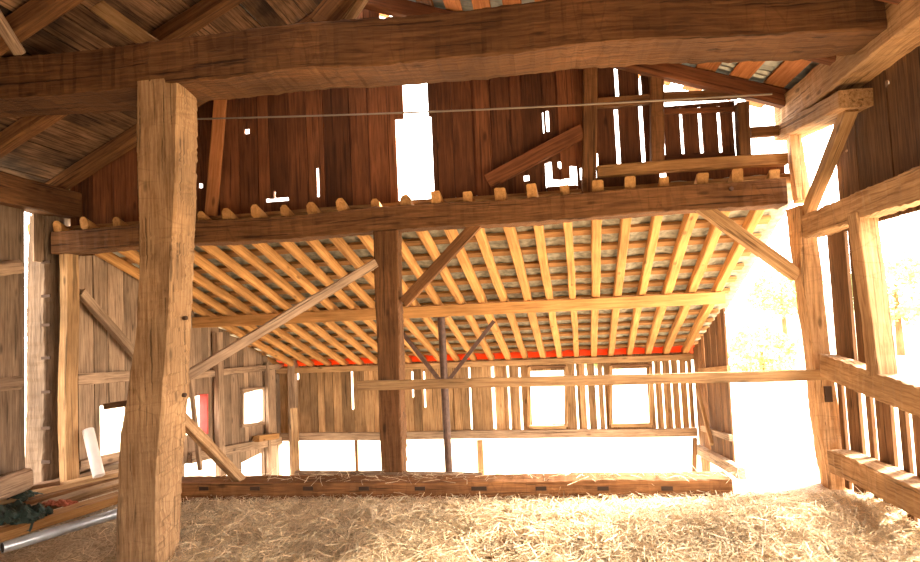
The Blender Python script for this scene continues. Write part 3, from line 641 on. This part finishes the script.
# boards between upper girt and mid girt: left of stub post only, the rest open
for (pa, pb, sd) in ((833, 851, 1), (853, 866, 2)):
    y0, y1 = sorted((rY(pa, 300), rY(pb, 300)))
    planks(mb, (XW, y0, 0), (0, 1, 0), y1-y0, lambda u: zmid(y0+u)-.1, lambda u: zgir(y0+u), width=.5, wj=0, seed=41+sd, gap=.02, tint=(.7, .9))
y0 = rY(905, 230); 
planks(mb, (XW, Yb, 0), (0, 1, 0), .6-Yb, lambda u: zmid(Yb+u)-.1, lambda u: zgir(Yb+u), width=.22, seed=46, gap=.01, tint=(.7, .9), )
# lower boards with gaps
for k, (pa, pb) in enumerate(((840, 846), (849, 862), (866, 874), (877, 893), (897, 908), (911, 925), (928, 950), (952, 985))):
    y0, y1 = sorted((rY(pa, 420), rY(pb, 420)))
    planks(mb, (XW, y0, 0), (0, 1, 0), y1-y0, 0.02, lambda u: zmid(y0+u)+.05, width=.6, wj=0, seed=51+k, gap=.03, tint=(.7, 1.1))
planks(mb, (XW, Yb, 0), (0, 1, 0), .4-Yb, -.2, lambda u: zmid(Yb+u)+.05, width=.22, seed=60, gap=.01)
structure('wall_right', mb, M['brown'])
# right end wall of the lean-to, short return
RX1 = FX1+.02
mb = MB(); yc = atX(729, 380, RX1).y; print('yc', yc)
planks(mb, (RX1, yc, 0), (0, 1, 0), YW-yc, GZ+.5, lambda u: rp(RX1, (yc+u-P0.y)/RD.y, -.03).z, width=.2, seed=71, gap=.02, tint=(.7, 1.3))
structure('wall_right_far', mb, M['brown'])
timber('wall_rail', atX(700, 371, RX1-.06), atX(729, 369, RX1-.06), .05, .08, 'tan', 'short upper rail on the narrow right lean-to wall', 'rail', rough=.004)
timber('wall_brace', atX(697, 385, RX1-.1), atX(712, 444, RX1-.12), .05, .07, 'tan', 'slanting stair-like brace on the narrow right lean-to wall', 'brace', rough=.01)
timber('wall_rail', atX(702, 428, RX1-.06), atX(731, 438, RX1-.06), .05, .08, 'grey', 'pale sloping rail low on the narrow right lean-to wall', 'rail', rough=.004)
timber('wall_rail', atX(697, 448, RX1-.1), atX(742, 474, RX1-.1), .10, .14, 'grey', 'grey hewn sill timber under the narrow right lean-to wall', 'rail', rough=.008)
timber('fence_stake', (atY(692, 450, YW-.8).x, YW-.8, GZ), atY(695, 438, YW-.8), .06, .06, 'brown', 'thin dark stake at the right corner of the lean-to', 'stake', rough=.006)
# ------------------------------------------------------------------ wire across
mb = MB(); wa, wb = atY(150, 120, Y2-.5), atY(772, 94, Y2-.5)
wr = .008
tube_mb(mb, [wa.lerp(wb, i/24)+Vector((0, 0, -.03*math.sin(math.pi*i/24))) for i in range(25)], wr, 8)
tag(mb.build('wire', M['wire'], origin=wa), 'thin taut wire stretched across the barn below the front beam', 'wire')
# ------------------------------------------------------------------ clutter at left
pile = [((-40, 548), (122, 497), .03, .17, .07, 'rafter', 'yellow brown plank nearest the grey pipe in the lower left pile', .75),
        ((-40, 532), (126, 482), .03, .16, .06, 'hewn', 'brown hewn plank in the middle of the lower left pile', .8),
        ((-30, 509), (125, 472), .06, .14, .06, 'tan', 'pale plank across the back of the lower left pile', 1.1),
        ((20, 492), (130, 462), .05, .12, .05, 'grey', 'grey plank farthest back in the lower left pile', .8),
        ((-30, 519), (118, 478), .02, .10, .05, 'brown', 'dark narrow filler plank darkening the gap between the pale and the brown planks of the lower left pile', 1.),  # added with the next plank to darken the floor under the pile
        ((-10, 488), (118, 466), .03, .09, .05, 'brown', 'dark rear filler plank darkening the floor close under the left wall opening', 1.),
        ((-20, 497), (60, 482), .10, .11, .05, 'brown', 'dark brown short plank at the left rear of the lower left pile', .8)]
for a, b, z, w, h, m_, lab, tn in pile:
    timber('plank', atZ(*a, z+.03), atZ(*b, z+.05), w, h, m_, lab, 'plank', 'planks piled at the lower left', rough=.006, tint=tn)
pa, pb = atZ(2, 548, .10), atZ(119, 513, .10)
t_ = empty('metal_pipe', pa, 'grey galvanised metal pipe lying at the lower left with a dark open end', 'pipe'); t_inv = Matrix.Translation(pa).inverted()
mb = MB(); d = (pb-pa).normalized(); tube_mb(mb, [pa, pb+d*.3], .038, 20, cap=False); o = mb.build('pipe_body', M['galv'], smooth=True); o.parent = t_; o.matrix_parent_inverse = t_inv
mb = MB(); tube_mb(mb, [pa+d*.004, pa+d*.25], .034, 20); o = mb.build('pipe_bore_shade', M['black']); o.parent = t_; o.matrix_parent_inverse = t_inv  # black plug paints the shade in the open pipe end
wp0, wp1 = atX(99, 476, XL+.45), atX(88, 430, XL+.22)
mb = MB(); tube_mb(mb, [wp0, wp1], .055, 20); tag(mb.build('white_tube', M['white'], origin=wp0), 'white plastic tube leaning against the left wall beside the opening', 'pipe')
def crumple(name, cx, cy, cz, sx, sy, h, mat, lab, cat, seed):
    n = 28; vs, fs = [], []
    for j in range(n+1):
        for i in range(n+1):
            u, v = i/n*2-1, j/n*2-1; rr = max(0, 1-(u*u+v*v)*.5)
            vs.append((u*sx*(1+.15*noise.noise(Vector((v*2, seed, 0)))), v*sy*(1+.2*noise.noise(Vector((u*2, seed, 4)))), h*rr*(.5+.9*abs(noise.noise(Vector((u*2.3+seed, v*2.3, 1)))))+h*.35*noise.noise(Vector((u*6, v*6, seed)))))
    for j in range(n):
        for i in range(n): a = j*(n+1)+i; fs.append((a, a+1, a+n+2, a+n+1))
    me = bpy.data.meshes.new(name); me.from_pydata(vs, [], fs); me.materials.append(mat); me.update(); o = bpy.data.objects.new(name, me); C.objects.link(o); o.location = (cx, cy, cz)
    md = o.modifiers.new('s', 'SOLIDIFY'); md.thickness = .006
    return tag(o, lab, cat)
q = atZ(12, 520, .09); crumple('tarpaulin', q.x, q.y, .07, .30, .16, .17, M['tarp'], 'crumpled dark green tarpaulin among the planks at the lower left', 'tarpaulin', 2)
q = atZ(58, 504, .09); crumple('cloth', q.x, q.y, .08, .16, .07, .05, M['cloth'], 'rust red crumpled cloth lying across the lower left planks', 'cloth', 5)
q = atZ(10, 497, .12); crumple('black_sheet', q.x, q.y, .12, .25, .10, .07, M['tarp'], 'crumpled black sheet behind the planks by the left wall', 'sheet', 8)
# ------------------------------------------------------------------ outside: bushes and trees
def leafmat(name, c): return plain(name, c, .8, 0, .4, 1.5)
lm = [leafmat('bush_leaf', (.42, .55, .18)), leafmat('tree_leaf', (.40, .50, .20))]
def bush(name, x, y, r, h, mat, lab, cat, trunk=0, seed=1):
    rs = np.random.RandomState(seed); z0 = gz(x, y); n = 2600
    th = rs.uniform(0, 2*np.pi, n); ph = np.arccos(rs.uniform(-1, 1, n)); rr = rs.uniform(.55, 1, n)**.5*(1+.25*np.sin(th*3+seed)*np.sin(ph*4))
    c = np.stack([np.cos(th)*np.sin(ph)*r*rr, np.sin(th)*np.sin(ph)*r*rr, np.cos(ph)*h/2*rr+h/2+trunk], 1)
    a = rs.normal(0, 1, (n, 3)); a /= np.linalg.norm(a, axis=1)[:, None]; b = np.cross(a, rs.normal(0, 1, (n, 3))); b /= np.linalg.norm(b, axis=1)[:, None]; s = (r*.07*rs.uniform(.6, 1.4, n))[:, None]
    V = np.stack([c-a*s, c-b*s*.5, c+a*s, c+b*s*.5], 1).reshape(-1, 3)
    me = bpy.data.meshes.new('foliage'); me.from_pydata([tuple(v) for v in V], [], [(4*i, 4*i+1, 4*i+2, 4*i+3) for i in range(n)]); me.materials.append(mat)
    e = empty(name, (x, y, z0), lab, cat); o = bpy.data.objects.new('foliage', me); C.objects.link(o); o.parent = e
    mb = MB(); tube_mb(mb, [(0, 0, -.1), (0, 0, trunk+h*.6)], [r*.09, r*.04]); o = mb.build('trunk', M['brown'], e)
for (px, d, r, h, k, tr, lab) in [(600, 30, 1.6, 1.3, 0, 0, 'pale green bush seen under the far wall between its windows'), (640, 34, 1.3, 1.0, 0, 0, 'low pale bush seen under the far wall at its right window'),
                              (765, 22, 1.1, 1.7, 0, .1, 'pale green bush in the open right side of the lean-to'), (790, 38, 1.8, 2.6, 1, 1.6, 'hazy tree beyond the open right side of the lean-to'),
                              (112, 26, 1.5, 2.0, 0, 0, 'green bush outside the left lean-to opening'), (905, 30, 2.0, 3.0, 1, 1.5, 'hazy tree outside the right wall opening')]:
    p = ray(px, 400); p = p*(d/p.y); bush('tree' if tr > 1 else 'bush', p.x, p.y, r, h, lm[k], lab, 'tree' if tr > 1 else 'bush', tr, seed=px)
# ------------------------------------------------------------------ light
w = bpy.data.worlds.new('world'); sc.world = w; w.use_nodes = True; bg = w.node_tree.nodes['Background']; bg.inputs[0].default_value = (1.0, .885, .79, 1); bg.inputs[1].default_value = 6.0
sun = bpy.data.lights.new('sun', 'SUN'); sun.energy = 18; sun.angle = R(14); sun.color = (1, .86, .70); so = bpy.data.objects.new('sun', sun); C.objects.link(so)
so.rotation_euler = Vector((-.70, -.50, -.56)).to_track_quat('-Z', 'Y').to_euler()
sc.view_settings.view_transform = 'Standard'; sc.view_settings.look = 'None'; sc.view_settings.gamma = 1; sc.view_settings.use_curve_mapping = False
sc.view_settings.exposure = 1.15
sc.cycles.use_denoising = True; sc.cycles.max_bounces = 10; sc.cycles.diffuse_bounces = 4
